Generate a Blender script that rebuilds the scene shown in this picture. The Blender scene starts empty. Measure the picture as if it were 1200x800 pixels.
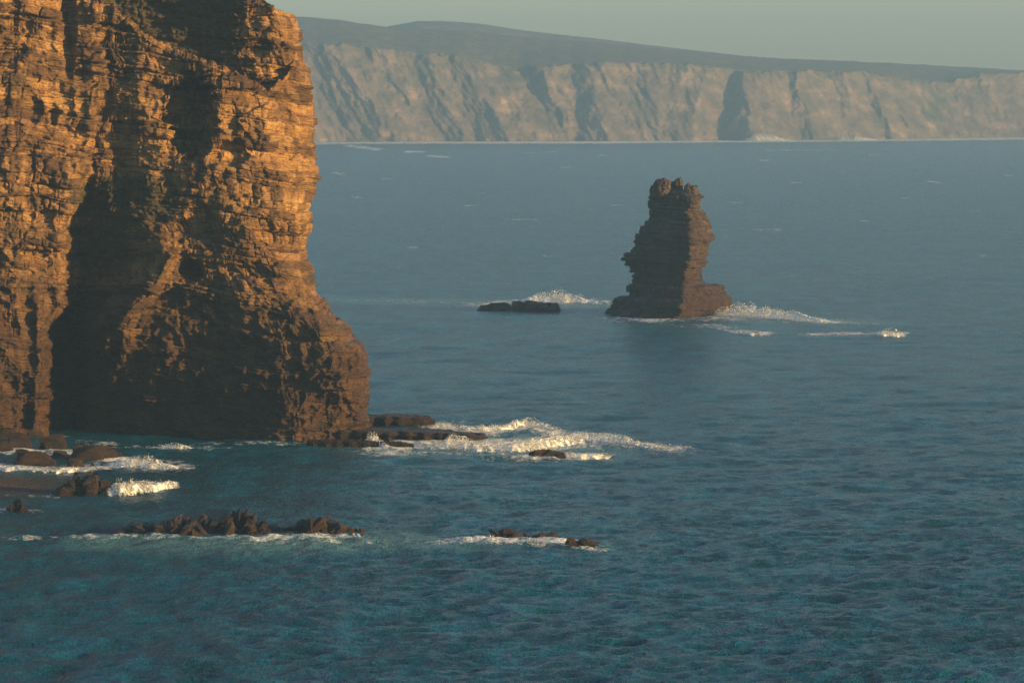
import bpy, bmesh, math, random
import numpy as np
from mathutils import Vector

# ------------------------------------------------------------------ camera, sky, sun, exposure
SC = bpy.context.scene
H = 74.0            # camera height above the sea (m)
F = 5000.0          # focal length in photo pixels (1200 wide)
HORIZON = 120.0      # row of the true horizon
PITCH = math.atan((400.0 - HORIZON) / F)
CP, SP = math.cos(PITCH), math.sin(PITCH)

cam_data = bpy.data.cameras.new("camera")
cam = bpy.data.objects.new("camera", cam_data)
SC.collection.objects.link(cam)
cam.location = (0, 0, H)
cam.rotation_euler = (math.radians(90) - PITCH, 0, 0)
cam_data.sensor_width = 36.0
cam_data.lens = F / 1200.0 * 36.0
cam_data.clip_start = 1.0
cam_data.clip_end = 60000.0
SC.camera = cam

SUN_EL = math.radians(10.0)
SUN_AZ = math.radians(24.5)          # the sun stands to the right (+X), this far round towards the camera
sun_dir = Vector((math.cos(SUN_AZ) * math.cos(SUN_EL), -math.sin(SUN_AZ) * math.cos(SUN_EL), math.sin(SUN_EL)))
sd = bpy.data.lights.new("sun", 'SUN')
sd.energy = 4.1
sd.angle = math.radians(0.5)
sd.color = (1.0, 0.60, 0.20)
so = bpy.data.objects.new("sun", sd)
SC.collection.objects.link(so)
so.rotation_euler = sun_dir.to_track_quat('Z', 'Y').to_euler()

world = bpy.data.worlds.new("World")
SC.world = world
world.use_nodes = True
wn, wl = world.node_tree.nodes, world.node_tree.links
wn.clear()
sky = wn.new('ShaderNodeTexSky')
sky.sky_type = 'NISHITA'
sky.sun_disc = False
sky.sun_elevation = SUN_EL
sky.sun_rotation = math.atan2(sun_dir.x, sun_dir.y)
sky.air_density = 1.0
sky.dust_density = 0.9
sky.ozone_density = 2.4
bg = wn.new('ShaderNodeBackground')
bg.inputs['Strength'].default_value = 0.079
wo = wn.new('ShaderNodeOutputWorld')
wl.new(sky.outputs[0], bg.inputs['Color'])
wl.new(bg.outputs[0], wo.inputs['Surface'])

SC.view_settings.view_transform = 'Standard'
SC.view_settings.look = 'None'
SC.view_settings.exposure = 1.58
SC.view_settings.gamma = 1.0
SC.cycles.volume_bounces = 0
SC.cycles.use_denoising = True
SC.cycles.denoising_prefilter = 'NONE'
SC.cycles.use_adaptive_sampling = False
SC.cycles.sample_clamp_indirect = 1.0
SC.cycles.sample_clamp_direct = 6.0
SC.cycles.caustics_reflective = False
SC.cycles.caustics_refractive = False
SC.cycles.max_bounces = 6
SC.cycles.diffuse_bounces = 2

HAZE_DENSITY = 1.08e-4
HAZE_COLOR = (0.27, 0.49, 0.73)

# ------------------------------------------------------------------ geometry helpers
def unproject(px, py, Y):
    """photo pixel + distance (world Y) -> world point"""
    px = np.asarray(px, float); py = np.asarray(py, float); Y = np.asarray(Y, float)
    up = 400.0 - py
    dy = F * CP + up * SP
    dz = -F * SP + up * CP
    t = Y / dy
    return (px - 600.0) * t, Y + 0 * px, H + dz * t

def sea_dist(py):
    up = 400.0 - np.asarray(py, float)
    dy = F * CP + up * SP
    dz = -F * SP + up * CP
    return -H * dy / dz

def project(X, Y, Z):
    zc = Y * CP - (Z - H) * SP
    uc = Y * SP + (Z - H) * CP
    return 600.0 + F * X / zc, 400.0 - F * uc / zc

def smooth(a, b, x):
    t = np.clip((x - a) / (b - a), 0, 1)
    return t * t * (3 - 2 * t)

def _hash(ix, iy, iz, seed):
    h = (ix.astype(np.int64) * 374761393 + iy.astype(np.int64) * 668265263 + iz.astype(np.int64) * 2147483647 + seed * 974634777) & 0xFFFFFFFF
    h = ((h ^ (h >> 13)) * 1274126177) & 0xFFFFFFFF
    h = ((h ^ (h >> 16)) * 2246822519) & 0xFFFFFFFF
    return h ^ (h >> 15)

def rnd(ix, iy, iz, seed=0):
    return (_hash(np.asarray(ix), np.asarray(iy), np.asarray(iz), seed) & 0xFFFFFF) / float(0xFFFFFF)

_G = np.random.RandomState(5).normal(size=(256, 3))
_G /= np.linalg.norm(_G, axis=1)[:, None]

def perlin(x, y, z, seed=0):
    x = np.asarray(x, float); y = np.asarray(y, float); z = np.asarray(z, float)
    x, y, z = np.broadcast_arrays(x, y, z)
    xi, yi, zi = np.floor(x), np.floor(y), np.floor(z)
    fx, fy, fz = x - xi, y - yi, z - zi
    xi, yi, zi = xi.astype(np.int64), yi.astype(np.int64), zi.astype(np.int64)
    u, v, w = [f * f * f * (f * (f * 6 - 15) + 10) for f in (fx, fy, fz)]
    out = 0
    for dx in (0, 1):
        for dy in (0, 1):
            for dz in (0, 1):
                g = _G[_hash(xi + dx, yi + dy, zi + dz, seed) & 255]
                d = g[..., 0] * (fx - dx) + g[..., 1] * (fy - dy) + g[..., 2] * (fz - dz)
                out = out + d * (u if dx else 1 - u) * (v if dy else 1 - v) * (w if dz else 1 - w)
    return out * 1.6

def fbm(x, y, z, octv=4, seed=0, gain=0.5, ridged=False):
    a, s, n = 1.0, 0.0, 0.0
    f = 1.0
    for o in range(octv):
        p = perlin(x * f, y * f, z * f, seed + o * 17)
        if ridged:
            p = 1 - 2 * np.abs(p)
        s = s + a * p; n += a
        a *= gain; f *= 2.03
    return s / n

def worley(x, y, z, seed=0):
    """distance to nearest cell point, and that cell's random value"""
    xi, yi, zi = np.floor(x).astype(np.int64), np.floor(y).astype(np.int64), np.floor(z).astype(np.int64)
    best = np.full(x.shape, 9.0); second = np.full(x.shape, 9.0); val = np.zeros(x.shape)
    for dx in (-1, 0, 1):
        for dy in (-1, 0, 1):
            for dz in (-1, 0, 1):
                cx, cy, cz = xi + dx, yi + dy, zi + dz
                px = cx + rnd(cx, cy, cz, seed + 1); py = cy + rnd(cx, cy, cz, seed + 2); pz = cz + rnd(cx, cy, cz, seed + 3)
                d = (x - px) ** 2 + (y - py) ** 2 + (z - pz) ** 2
                n = d < best
                second = np.where(n, best, np.minimum(second, d))
                val = np.where(n, rnd(cx, cy, cz, seed + 4), val)
                best = np.where(n, d, best)
    return np.sqrt(best), np.sqrt(second), val

def grid_mesh(name, X, Y, Z, mat, attrs=None, wrap=False, parent=None, smooth_shade=True):
    """one grid of points -> one mesh object"""
    nr, nc = X.shape
    co = np.stack([X, Y, Z], -1).reshape(-1, 3).astype(np.float32)
    idx = np.arange(nr * nc).reshape(nr, nc)
    if wrap:
        a = idx[:-1, :]; b = np.roll(idx, -1, 1)[:-1, :]; c = np.roll(idx, -1, 1)[1:, :]; d = idx[1:, :]
    else:
        a = idx[:-1, :-1]; b = idx[:-1, 1:]; c = idx[1:, 1:]; d = idx[1:, :-1]
    q = np.stack([a, b, c, d], -1).reshape(-1, 4)
    return quads_mesh(name, co, q, mat, attrs, parent, smooth_shade)

def quads_mesh(name, co, q, mat, attrs=None, parent=None, smooth_shade=True):
    me = bpy.data.meshes.new(name)
    me.vertices.add(len(co)); me.vertices.foreach_set('co', np.ascontiguousarray(co, dtype=np.float32).ravel())
    n = q.shape[1]
    me.loops.add(q.size); me.loops.foreach_set('vertex_index', q.ravel().astype(np.int32))
    me.polygons.add(len(q))
    me.polygons.foreach_set('loop_start', np.arange(0, q.size, n, dtype=np.int32))
    me.polygons.foreach_set('loop_total', np.full(len(q), n, dtype=np.int32))
    me.polygons.foreach_set('use_smooth', np.full(len(q), smooth_shade, dtype=bool))
    me.update(calc_edges=True)
    me.validate()
    for k, v in (attrs or {}).items():
        at = me.attributes.new(k, 'FLOAT', 'POINT')
        at.data.foreach_set('value', np.asarray(v, np.float32).ravel())
    me.materials.append(mat)
    o = bpy.data.objects.new(name, me)
    SC.collection.objects.link(o)
    if parent: o.parent = parent
    return o

def tag(o, label=None, cat=None, group=None, kind=None):
    if label: o['label'] = label
    if cat: o['category'] = cat
    if group: o['group'] = group
    if kind: o['kind'] = kind
    return o

def grid_normals(X, Y, Z, wrap=False):
    P = np.stack([X, Y, Z], -1)
    if wrap:
        du = np.roll(P, -1, 1) - np.roll(P, 1, 1)
    else:
        du = np.gradient(P, axis=1)
    dv = np.gradient(P, axis=0)
    n = np.cross(du, dv)
    n /= np.linalg.norm(n, axis=-1, keepdims=True) + 1e-9
    return n

def blur(A, r, axis):
    """box-ish blur with edge clamping"""
    if r < 1: return A
    for _ in range(2):
        pad = [(0, 0)] * A.ndim; pad[axis] = (r, r)
        B = np.pad(A, pad, mode='edge')
        c = np.cumsum(B, axis=axis)
        z = np.zeros_like(np.take(c, [0], axis=axis))
        c = np.concatenate([z, c], axis=axis)
        n = A.shape[axis]
        hi = np.take(c, np.arange(2 * r + 1, 2 * r + 1 + n), axis=axis)
        lo = np.take(c, np.arange(0, n), axis=axis)
        A = (hi - lo) / (2 * r + 1)
    return A

# ------------------------------------------------------------------ strata relief
def strata(s, z, rs, tmin=0.5, tmax=2.6, z0=-8, z1=140, block=(1.5, 6.0), seed=0, gw=1.0):
    """beds with their own set-back, vertical joints that cut each bed into blocks.
    returns (offset outward in units of ~1, groove 0..1, bed random, block random)"""
    b = [z0]
    while b[-1] < z1:
        b.append(b[-1] + tmin + (tmax - tmin) * rs.rand() ** 2.0)
    b = np.array(b)
    k = np.clip(np.searchsorted(b, z) - 1, 0, len(b) - 2)
    th = (b[1:] - b[:-1])[k]
    fz = (z - b[k]) / th
    bed = rnd(k, k * 0, k * 0, seed + 11)
    bw = block[0] + (block[1] - block[0]) * rnd(k, k * 0, k * 0, seed + 12)
    q = s / bw + 7.3 * rnd(k, k * 0, k * 0, seed + 13)
    # uneven block widths
    qi = np.floor(q); j = rnd(qi, k, k * 0, seed + 14) * 0.35
    qf = q - qi
    side = qf < j
    bi = np.where(side, qi - 1, qi)
    blk = rnd(bi, k, k * 0, seed + 15)
    dj = np.minimum(np.abs(qf - j), np.where(side, 9.0, 1 + 0 * qf)) * bw
    dz = np.minimum(fz, 1 - fz) * th
    groove = np.maximum(np.exp(-(dz / (0.13 * gw)) ** 2), 0.7 * np.exp(-(dj / (0.16 * gw)) ** 2))
    return (bed - 0.5), groove, bed, blk, fz

# ------------------------------------------------------------------ materials
def new_mat(name):
    m = bpy.data.materials.new(name)
    m.use_nodes = True
    nt = m.node_tree
    nt.nodes.clear()
    out = nt.nodes.new('ShaderNodeOutputMaterial')
    p = nt.nodes.new('ShaderNodeBsdfPrincipled')
    nt.links.new(p.outputs[0], out.inputs['Surface'])
    return m, nt, p, out

class NT:
    """tiny node-tree shorthand"""
    def __init__(s, nt): s.nt = nt; s.n = nt.nodes; s.l = nt.links
    def add(s, t, **kw):
        x = s.n.new(t)
        for k, v in kw.items():
            if k.startswith('i_'):
                x.inputs[k[2:].replace('_', ' ')].default_value = v
            else: setattr(x, k, v)
        return x
    def put(s, a, b):
        if isinstance(a, (int, float)): b.default_value = a
        elif isinstance(a, tuple): b.default_value = a if len(a) == 4 else (*a, 1.0) if b.type == 'RGBA' else a
        else: s.l.new(a, b)
    def noise(s, vec, scale, detail=4, rough=0.55, dist=0.0):
        x = s.add('ShaderNodeTexNoise'); x.inputs['Scale'].default_value = scale
        x.inputs['Detail'].default_value = detail; x.inputs['Roughness'].default_value = rough
        x.inputs['Distortion'].default_value = dist
        s.l.new(vec, x.inputs['Vector']); return x.outputs['Fac']
    def mapping(s, vec, scale=(1, 1, 1), rot=(0, 0, 0)):
        x = s.add('ShaderNodeMapping'); x.inputs['Scale'].default_value = scale; x.inputs['Rotation'].default_value = rot
        s.l.new(vec, x.inputs['Vector']); return x.outputs[0]
    def pos(s):
        return s.add('ShaderNodeNewGeometry').outputs['Position']
    def nrm(s):
        return s.add('ShaderNodeNewGeometry').outputs['Normal']
    def attr(s, name):
        x = s.add('ShaderNodeAttribute'); x.attribute_name = name; return x.outputs['Fac']
    def ramp(s, f, stops):
        x = s.add('ShaderNodeValToRGB'); s.put(f, x.inputs[0])
        e = x.color_ramp.elements
        while len(e) < len(stops): e.new(0.5)
        for i, (p, c) in enumerate(stops):
            e[i].position = p; e[i].color = (*c, 1) if len(c) == 3 else c
        return x.outputs[0]
    def rng(s, f, a, b, c=0.0, d=1.0):
        x = s.add('ShaderNodeMapRange'); s.put(f, x.inputs[0])
        for i, v in enumerate((a, b, c, d)): x.inputs[i + 1].default_value = v
        return x.outputs[0]
    def math(s, op, a, b=0.0, clamp=False):
        x = s.add('ShaderNodeMath'); x.operation = op; x.use_clamp = clamp
        s.put(a, x.inputs[0]); s.put(b, x.inputs[1]); return x.outputs[0]
    def mix(s, f, a, b, mode='MIX'):
        x = s.add('ShaderNodeMix'); x.data_type = 'RGBA'; x.blend_type = mode
        s.put(f, x.inputs[0]); s.put(a, x.inputs[6]); s.put(b, x.inputs[7]); return x.outputs[2]
    def bump(s, h, strength, dist, normal=None):
        x = s.add('ShaderNodeBump'); x.inputs['Strength'].default_value = strength; x.inputs['Distance'].default_value = dist
        s.put(h, x.inputs['Height'])
        if normal is not None: s.l.new(normal, x.inputs['Normal'])
        return x.outputs[0]

def rock_material(name, stops, dark, wet_z=(2.0, 9.0), wet_col=(0.06, 0.035, 0.025), veg=True, dip=0.08, rough=0.85, scale=1.0):
    m, nt, p, out = new_mat(name)
    g = NT(nt)
    P = g.pos()
    warp = g.noise(P, 0.07 * scale, 3)
    sep = g.add('ShaderNodeSeparateXYZ'); g.l.new(P, sep.inputs[0])
    # bed-parallel banding
    zz = g.math('ADD', sep.outputs['Z'], g.math('MULTIPLY', sep.outputs['X'], dip))
    zz = g.math('ADD', zz, g.math('MULTIPLY', warp, 5.0))
    cb = g.add('ShaderNodeCombineXYZ')
    g.l.new(g.math('MULTIPLY', sep.outputs['X'], 0.07 * scale), cb.inputs[0]); g.l.new(g.math('MULTIPLY', sep.outputs['Y'], 0.07 * scale), cb.inputs[1])
    g.l.new(g.math('MULTIPLY', zz, 0.95 * scale), cb.inputs[2])
    band = g.noise(cb.outputs[0], 1.0, 4, 0.65)
    blot = g.noise(P, 0.16 * scale, 5, 0.62)
    cb2 = g.add('ShaderNodeCombineXYZ')
    g.l.new(g.math('MULTIPLY', sep.outputs['X'], 0.16 * scale), cb2.inputs[0]); g.l.new(g.math('MULTIPLY', sep.outputs['Y'], 0.16 * scale), cb2.inputs[1]); g.l.new(g.math('MULTIPLY', zz, 3.4 * scale), cb2.inputs[2])
    line = g.noise(cb2.outputs[0], 1.0, 3, 0.6)
    fine = g.noise(P, 1.9 * scale, 4, 0.6)
    f = g.math('ADD', g.math('MULTIPLY', band, 0.5), g.math('MULTIPLY', blot, 0.34))
    f = g.math('ADD', f, g.math('MULTIPLY', fine, 0.22))
    col = g.ramp(f, stops)
    # per block tone from the geometry
    col = g.mix(g.rng(g.attr('tone'), 0, 1, 0.0, 0.85), col, dark, 'MIX')
    col = g.mix(g.rng(line, 0.46, 0.30, 0.0, 0.75), col, dark, 'MIX')
    # dark water streaks running down
    st = g.noise(g.mapping(P, (0.9 * scale, 0.9 * scale, 0.05 * scale)), 1.0, 3, 0.6)
    col = g.mix(g.rng(st, 0.52, 0.72, 0.0, 0.5), col, dark, 'MIX')
    # algae and wet zone at the water
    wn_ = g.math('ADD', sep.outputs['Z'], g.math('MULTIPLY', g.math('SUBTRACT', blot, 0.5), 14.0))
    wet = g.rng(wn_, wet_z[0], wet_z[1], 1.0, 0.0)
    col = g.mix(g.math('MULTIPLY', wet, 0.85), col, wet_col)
    if veg:
        vg = g.ramp(g.noise(P, 0.9, 4, 0.65), [(0.3, (0.030, 0.030, 0.014)), (0.55, (0.062, 0.050, 0.022)), (0.75, (0.13, 0.085, 0.042))])
        va = g.math('ADD', g.attr('veg'), g.math('MULTIPLY', g.math('SUBTRACT', g.noise(P, 0.5, 4, 0.7), 0.5), 1.1))
        col = g.mix(g.rng(va, 0.38, 0.62, 0.0, 0.92), col, vg)
    g.l.new(col, p.inputs['Base Color'])
    g.l.new(g.rng(wet, 0, 1, rough, 0.5), p.inputs['Roughness'])
    p.inputs['Specular IOR Level'].default_value = 0.3
    hh = g.math('ADD', g.math('MULTIPLY', g.noise(P, 1.5 * scale, 6, 0.75), 0.8), g.math('MULTIPLY', line, 1.8))
    g.l.new(g.bump(hh, 0.9, 0.9), p.inputs['Normal'])
    return m

OCHRE = [(0.30, (0.075, 0.040, 0.022)), (0.42, (0.20, 0.115, 0.048)), (0.52, (0.36, 0.20, 0.068)), (0.62, (0.48, 0.285, 0.095)), (0.75, (0.62, 0.43, 0.18))]
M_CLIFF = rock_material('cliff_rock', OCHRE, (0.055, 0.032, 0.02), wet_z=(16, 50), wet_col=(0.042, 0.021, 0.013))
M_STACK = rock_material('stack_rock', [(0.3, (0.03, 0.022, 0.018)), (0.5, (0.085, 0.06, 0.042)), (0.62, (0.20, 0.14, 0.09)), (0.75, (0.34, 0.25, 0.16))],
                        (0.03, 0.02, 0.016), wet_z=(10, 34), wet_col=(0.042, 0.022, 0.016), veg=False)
M_REEF = rock_material('wet_reef_rock', [(0.3, (0.012, 0.008, 0.007)), (0.5, (0.030, 0.017, 0.011)), (0.62, (0.075, 0.040, 0.021)), (0.75, (0.17, 0.095, 0.045))],
                       (0.025, 0.017, 0.013), wet_z=(-1, 1.5), wet_col=(0.03, 0.02, 0.015), veg=False, rough=0.6, scale=2.0)

def foam_material():
    m, nt, p, out = new_mat('foam_white')
    g = NT(nt); P = g.pos()
    n = g.noise(P, 1.4, 5, 0.65)
    g.l.new(g.ramp(n, [(0.35, (0.60, 0.66, 0.66)), (0.6, (0.84, 0.86, 0.84))]), p.inputs['Base Color'])
    p.inputs['Roughness'].default_value = 0.8
    p.inputs['Subsurface Weight'].default_value = 0.0
    g.l.new(g.bump(g.noise(P, 2.2, 5, 0.7), 0.5, 0.3), p.inputs['Normal'])
    d = g.math('ADD', g.attr('body'), g.math('MULTIPLY', g.math('SUBTRACT', g.noise(P, 0.6, 6, 0.72, 0.8), 0.5), 2.7))
    g.l.new(g.rng(d, 0.25, 0.80), p.inputs['Alpha'])
    return m
M_FOAM = foam_material()

def sea_material():
    m, nt, p, out = new_mat('sea_water')
    g = NT(nt); P = g.pos()
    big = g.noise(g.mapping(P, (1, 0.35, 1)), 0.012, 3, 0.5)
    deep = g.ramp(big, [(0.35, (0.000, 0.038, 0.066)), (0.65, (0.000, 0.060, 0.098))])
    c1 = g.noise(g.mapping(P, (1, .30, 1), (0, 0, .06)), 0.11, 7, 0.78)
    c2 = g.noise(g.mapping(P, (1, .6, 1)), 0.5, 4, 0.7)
    painted_chop = g.math('ADD', g.math('MULTIPLY', c1, .8), g.math('MULTIPLY', c2, .2))
    deep = g.mix(g.rng(painted_chop, 0.45, 0.61), deep, (0.001, 0.115, 0.195))  # bright crests and dark troughs of the waves painted into the water colour
    teal = g.attr('teal')
    tn = g.math('ADD', teal, g.math('MULTIPLY', g.math('SUBTRACT', g.noise(g.mapping(P, (1, .5, 1)), 0.25, 5, 0.65), 0.5), 0.7))
    col = g.mix(g.rng(tn, 0.25, 0.95, 0.0, 1.0), deep, (0.07, 0.20, 0.22))
    sand = g.attr('sand')
    col = g.mix(sand, col, (0.12, 0.075, 0.045))
    # foam laid on the surface: torn, lacy
    fo = g.attr('foam')
    v = g.mapping(P, (1, 0.55, 1))
    n1 = g.noise(v, 0.45, 6, 0.68, 0.6)
    n2 = g.noise(v, 1.7, 4, 0.6)
    n0 = g.noise(g.mapping(P, (1, 0.4, 1)), 0.055, 3, 0.6)
    fo = g.math('ADD', fo, g.math('MULTIPLY', g.math('MULTIPLY', g.math('SUBTRACT', n0, 0.56), 1.6), g.rng(fo, 0, .15)))
    fn = g.math('ADD', fo, g.math('MULTIPLY', g.math('SUBTRACT', n1, 0.5), 1.9))
    fn = g.math('ADD', fn, g.math('MULTIPLY', g.math('SUBTRACT', n2, 0.5), 0.7))
    fm = g.math('MULTIPLY', g.rng(fn, 0.36, 0.78), g.rng(fo, 0.02, 0.2), True)
    col = g.mix(fm, col, (0.74, 0.79, 0.78))
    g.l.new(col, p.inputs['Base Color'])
    g.l.new(g.rng(fm, 0, 1, 0.24, 0.8), p.inputs['Roughness'])
    p.inputs['IOR'].default_value = 1.33
    p.inputs['Specular IOR Level'].default_value = 0.30
    hl = g.noise(g.mapping(P, (1, .30, 1), (0, 0, .06)), 0.10, 6, 0.75)
    h1 = g.noise(g.mapping(P, (1, 0.8, 1)), 0.32, 5, 0.65)
    h2 = g.noise(g.mapping(P, (1, 0.75, 1), (0, 0, 0.3)), 0.8, 4, 0.62)
    h0 = g.noise(g.mapping(P, (1, 0.8, 1), (0, 0, 0.2)), 0.045, 4, 0.6)
    h3 = g.noise(g.mapping(P, (1, 0.8, 1)), 2.6, 3, 0.6)
    b0 = g.bump(hl, 1.0, 6.0)
    b1 = g.bump(h1, 1.0, 3.0, b0)
    b2 = g.bump(h2, 1.0, 1.7, b1)
    b2 = g.bump(h3, 1.0, 0.6, b2)
    g.l.new(b2, p.inputs['Normal'])
    return m
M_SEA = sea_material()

# ------------------------------------------------------------------ the sea: one sheet to the horizon
def seg_field(px, py, pts, rx, ry, power=1.0):
    """1 on the polyline falling to 0 at an elliptical distance (rx, ry) in the sea plane seen from the shore road"""
    out = np.zeros(px.shape)
    for i in range(len(pts) - 1):
        (x0, y0, a0), (x1, y1, a1) = pts[i], pts[i + 1]
        ax, ay = x0 / rx, y0 / ry; bx, by = x1 / rx, y1 / ry
        qx, qy = px / rx, py / ry
        dx, dy = bx - ax, by - ay
        t = np.clip(((qx - ax) * dx + (qy - ay) * dy) / (dx * dx + dy * dy + 1e-9), 0, 1)
        d = np.hypot(qx - ax - t * dx, qy - ay - t * dy)
        out = np.maximum(out, np.clip(1 - d, 0, 1) ** power * (a0 + (a1 - a0) * t))
    return out

# (polyline [(x, y, strength)...], rx, ry)
FOAM = [
    ([(380, 349, .35), (470, 352, .45), (560, 358, .6), (600, 353, .9), (660, 356, 1.0), (712, 356, .8)], 16, 4),
    ([(520, 361, .5), (566, 362, .6)], 14, 3),
    ([(712, 371, .7), (760, 375, .5), (830, 372, .9), (880, 371, 1.1), (950, 375, .8), (1020, 380, .25)], 20, 7),
    ([(770, 379, .5), (840, 384, .5), (900, 392, .75)], 26, 4),
    ([(940, 394, .6), (1000, 393, .8), (1058, 393, 1.0)], 12, 3.5),
    ([(435, 524, .9), (500, 520, .9), (560, 520, 1.0), (620, 522, 1.1), (700, 518, .9), (795, 526, .8)], 32, 10),
    ([(510, 500, .9), (560, 506, .9), (620, 502, 1.0), (660, 510, 1.0), (730, 516, .8)], 32, 9),
    ([(440, 530, .7), (560, 534, .9), (640, 536, 1.0), (700, 534, .8)], 30, 8),
    ([(430, 496, .5), (520, 497, .6)], 16, 4),
    ([(190, 521, .3), (260, 520, .4), (330, 520, .4), (430, 521, .7)], 16, 4),
    ([(0, 529, 1.0), (60, 530, 1.0), (110, 535, 1.0), (160, 543, .9), (212, 548, .5)], 26, 8),
    ([(-60, 545, 1.0), (0, 549, 1.0), (60, 551, .9), (140, 548, .8), (205, 549, .6)], 24, 7),
    ([(100, 520, .5), (170, 524, .6), (210, 526, .6), (260, 527, .3)], 26, 5),
    ([(-60, 512, .7), (0, 514, .8), (70, 514, .8)], 24, 6),
    ([(90, 575, .6), (150, 574, .9), (205, 569, .8)], 14, 5),
    ([(-40, 597, .7), (0, 599, .9), (45, 600, .6)], 14, 5),
    ([(-30, 579, .25), (20, 580, .4), (70, 581, .4)], 20, 3),
    ([(-40, 635, .4), (60, 636, .5), (130, 634, .8), (240, 637, .7), (330, 636, .9), (430, 633, .7)], 22, 5),
    ([(270, 641, .45), (420, 640, .45), (500, 640, .6), (560, 641, .9), (605, 641, 1.0)], 26, 5),
    ([(500, 642, .8), (560, 638, .9), (620, 641, .8), (664, 642, .9), (705, 649, .7)], 16, 5),
    ([(360, 168, .9), (500, 167, 1.0), (700, 167, 1.0), (900, 165, 1.0), (1100, 163, 1.0), (1300, 161, 1.0)], 30, 3.0),
    ([(410, 171, .8), (440, 175, .9)], 14, 3), ([(478, 178, 1.0), (494, 178, .8)], 9, 2.4), ([(505, 183, .9), (524, 184, .8)], 9, 2.4),
    ([(393, 203, .9), (402, 204, .7)], 8, 2.0), ([(416, 231, .7), (424, 233, .6)], 8, 2.2), ([(1090, 213, .8), (1100, 214, .6)], 8, 1.8),
    ([(892, 188, .7), (898, 188, .7)], 6, 1.8), ([(548, 241, .6), (556, 241, .5)], 6, 1.8), ([(595, 257, .5), (625, 257, .6)], 8, 2.0),
    ([(900, 176, .6), (980, 176, .5)], 8, 1.6), ([(615, 180, .5), (650, 178, .5)], 8, 1.6), ([(1140, 247, .5), (1146, 247, .4)], 6, 1.6),
    ([(884, 270, .7), (912, 270, .6)], 8, 2.2),
    ([(450, 210, .6), (456, 210, .5)], 7, 2.0), ([(560, 226, .6), (566, 226, .5)], 7, 2.0), ([(660, 196, .6), (666, 196, .5)], 7, 2.0), ([(720, 240, .6), (726, 240, .5)], 7, 2.0), ([(930, 214, .6), (936, 214, .5)], 7, 2.0), ([(1010, 258, .6), (1016, 258, .5)], 7, 2.0), ([(1060, 232, .6), (1066, 232, .5)], 7, 2.0), ([(1150, 300, .6), (1156, 300, .5)], 7, 2.0), ([(640, 300, .6), (646, 300, .5)], 7, 2.0), ([(480, 290, .6), (486, 290, .5)], 7, 2.0), ([(1020, 182, .6), (1026, 182, .5)], 7, 2.0), ([(860, 238, .6), (866, 238, .5)], 7, 2.0), ([(705, 182, .6), (711, 182, .5)], 7, 2.0), ([(1180, 206, .6), (1186, 206, .5)], 7, 2.0), 
]
TEAL = [
    ([(130, 640, 1.1), (300, 643, 1.2), (450, 641, 1.1), (560, 642, .9)], 90, 15),
    ([(400, 628, .6), (520, 630, .7)], 60, 10),
    ([(880, 375, 1.1), (980, 378, 1.1), (1030, 380, .7)], 60, 9),
    ([(380, 350, .7), (540, 354, .8), (700, 359, .9)], 60, 8),
    ([(440, 522, 1.0), (600, 522, 1.2), (700, 523, 1.0)], 90, 22),
    ([(700, 645, .6), (760, 652, .4)], 50, 8),
    ([(770, 383, .6), (900, 388, .6)], 60, 9),
]
def sea_mask(defs, px, py):
    out = np.zeros(px.shape)
    for pts, rx, ry in defs:
        xs = [p[0] for p in pts]; ys = [p[1] for p in pts]
        r0 = np.where((py[:, 0] > min(ys) - ry) & (py[:, 0] < max(ys) + ry))[0]
        c0 = np.where((px[0] > min(xs) - rx) & (px[0] < max(xs) + rx))[0]
        if len(r0) == 0 or len(c0) == 0: continue
        sl = (slice(r0[0], r0[-1] + 1), slice(c0[0], c0[-1] + 1))
        out[sl] = np.maximum(out[sl], seg_field(px[sl], py[sl], pts, rx, ry, 0.8))
    return out

def wave_height(X, Y, cell):
    """sum of crested noise; octaves finer than the mesh fade out"""
    h = 0
    ca, sa = math.cos(0.35), math.sin(0.35)
    U, V = X * ca + Y * sa, -X * sa + Y * ca
    for i, (L, A) in enumerate(((120, .7), (60, .5), (34, .42), (19, .42), (11, .46), (6.2, .50), (3.4, .50), (1.9, .28))):
        k = np.clip((L / cell - 1.8) / 1.5, 0, 1)
        if k.max() <= 0: continue
        n = perlin(U / (L * 1.7), V / L, 0.37 * i, 40 + i)
        n = 0.55 - 1.5 * np.abs(n) if i in (2, 4, 5, 6) else n
        h = h + A * n * k
    return h

def build_sea():
    cx = np.concatenate([-np.geomspace(6000, 120, 26) + 0, np.linspace(-95, 1295, 800), 1200 + np.geomspace(130, 6000, 26)])
    ry = np.concatenate([np.linspace(HORIZON + F * H / 9700., 160, 12)[:-1], np.linspace(160, 815, 850), np.geomspace(820, 9000, 40)])
    PX, PY = np.meshgrid(cx, ry)
    D = sea_dist(PY)
    X, Y, _ = unproject(PX, PY, D)
    cell = np.abs(np.gradient(Y, axis=0))
    cell = np.maximum(cell, np.abs(np.gradient(X, axis=1)) * 0.7)
    Z = wave_height(X, Y, cell)
    foam = sea_mask(FOAM, PX, PY); teal = sea_mask(TEAL, PX, PY)
    sand = np.clip(seg_field(PX, PY, [(-60, 568, 1), (20, 568, 1), (60, 570, .5)], 50, 14, .7), 0, 1) * .9
    # surf lifts the surface a little and roughens it
    Z = Z + foam * (0.5 * fbm(X / 3.0, Y / 5.0, 0, 3, 77) + 0.25)
    # calmer water in the lee of the headland
    lee = np.exp(-((PX - 60) / 190.0) ** 2 - ((PY - 570) / 46.0) ** 2)
    Z = Z * (1 - 0.35 * lee)
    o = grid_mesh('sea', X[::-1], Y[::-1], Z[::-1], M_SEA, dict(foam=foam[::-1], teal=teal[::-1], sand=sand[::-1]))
    tag(o, kind='structure')
build_sea()

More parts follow.
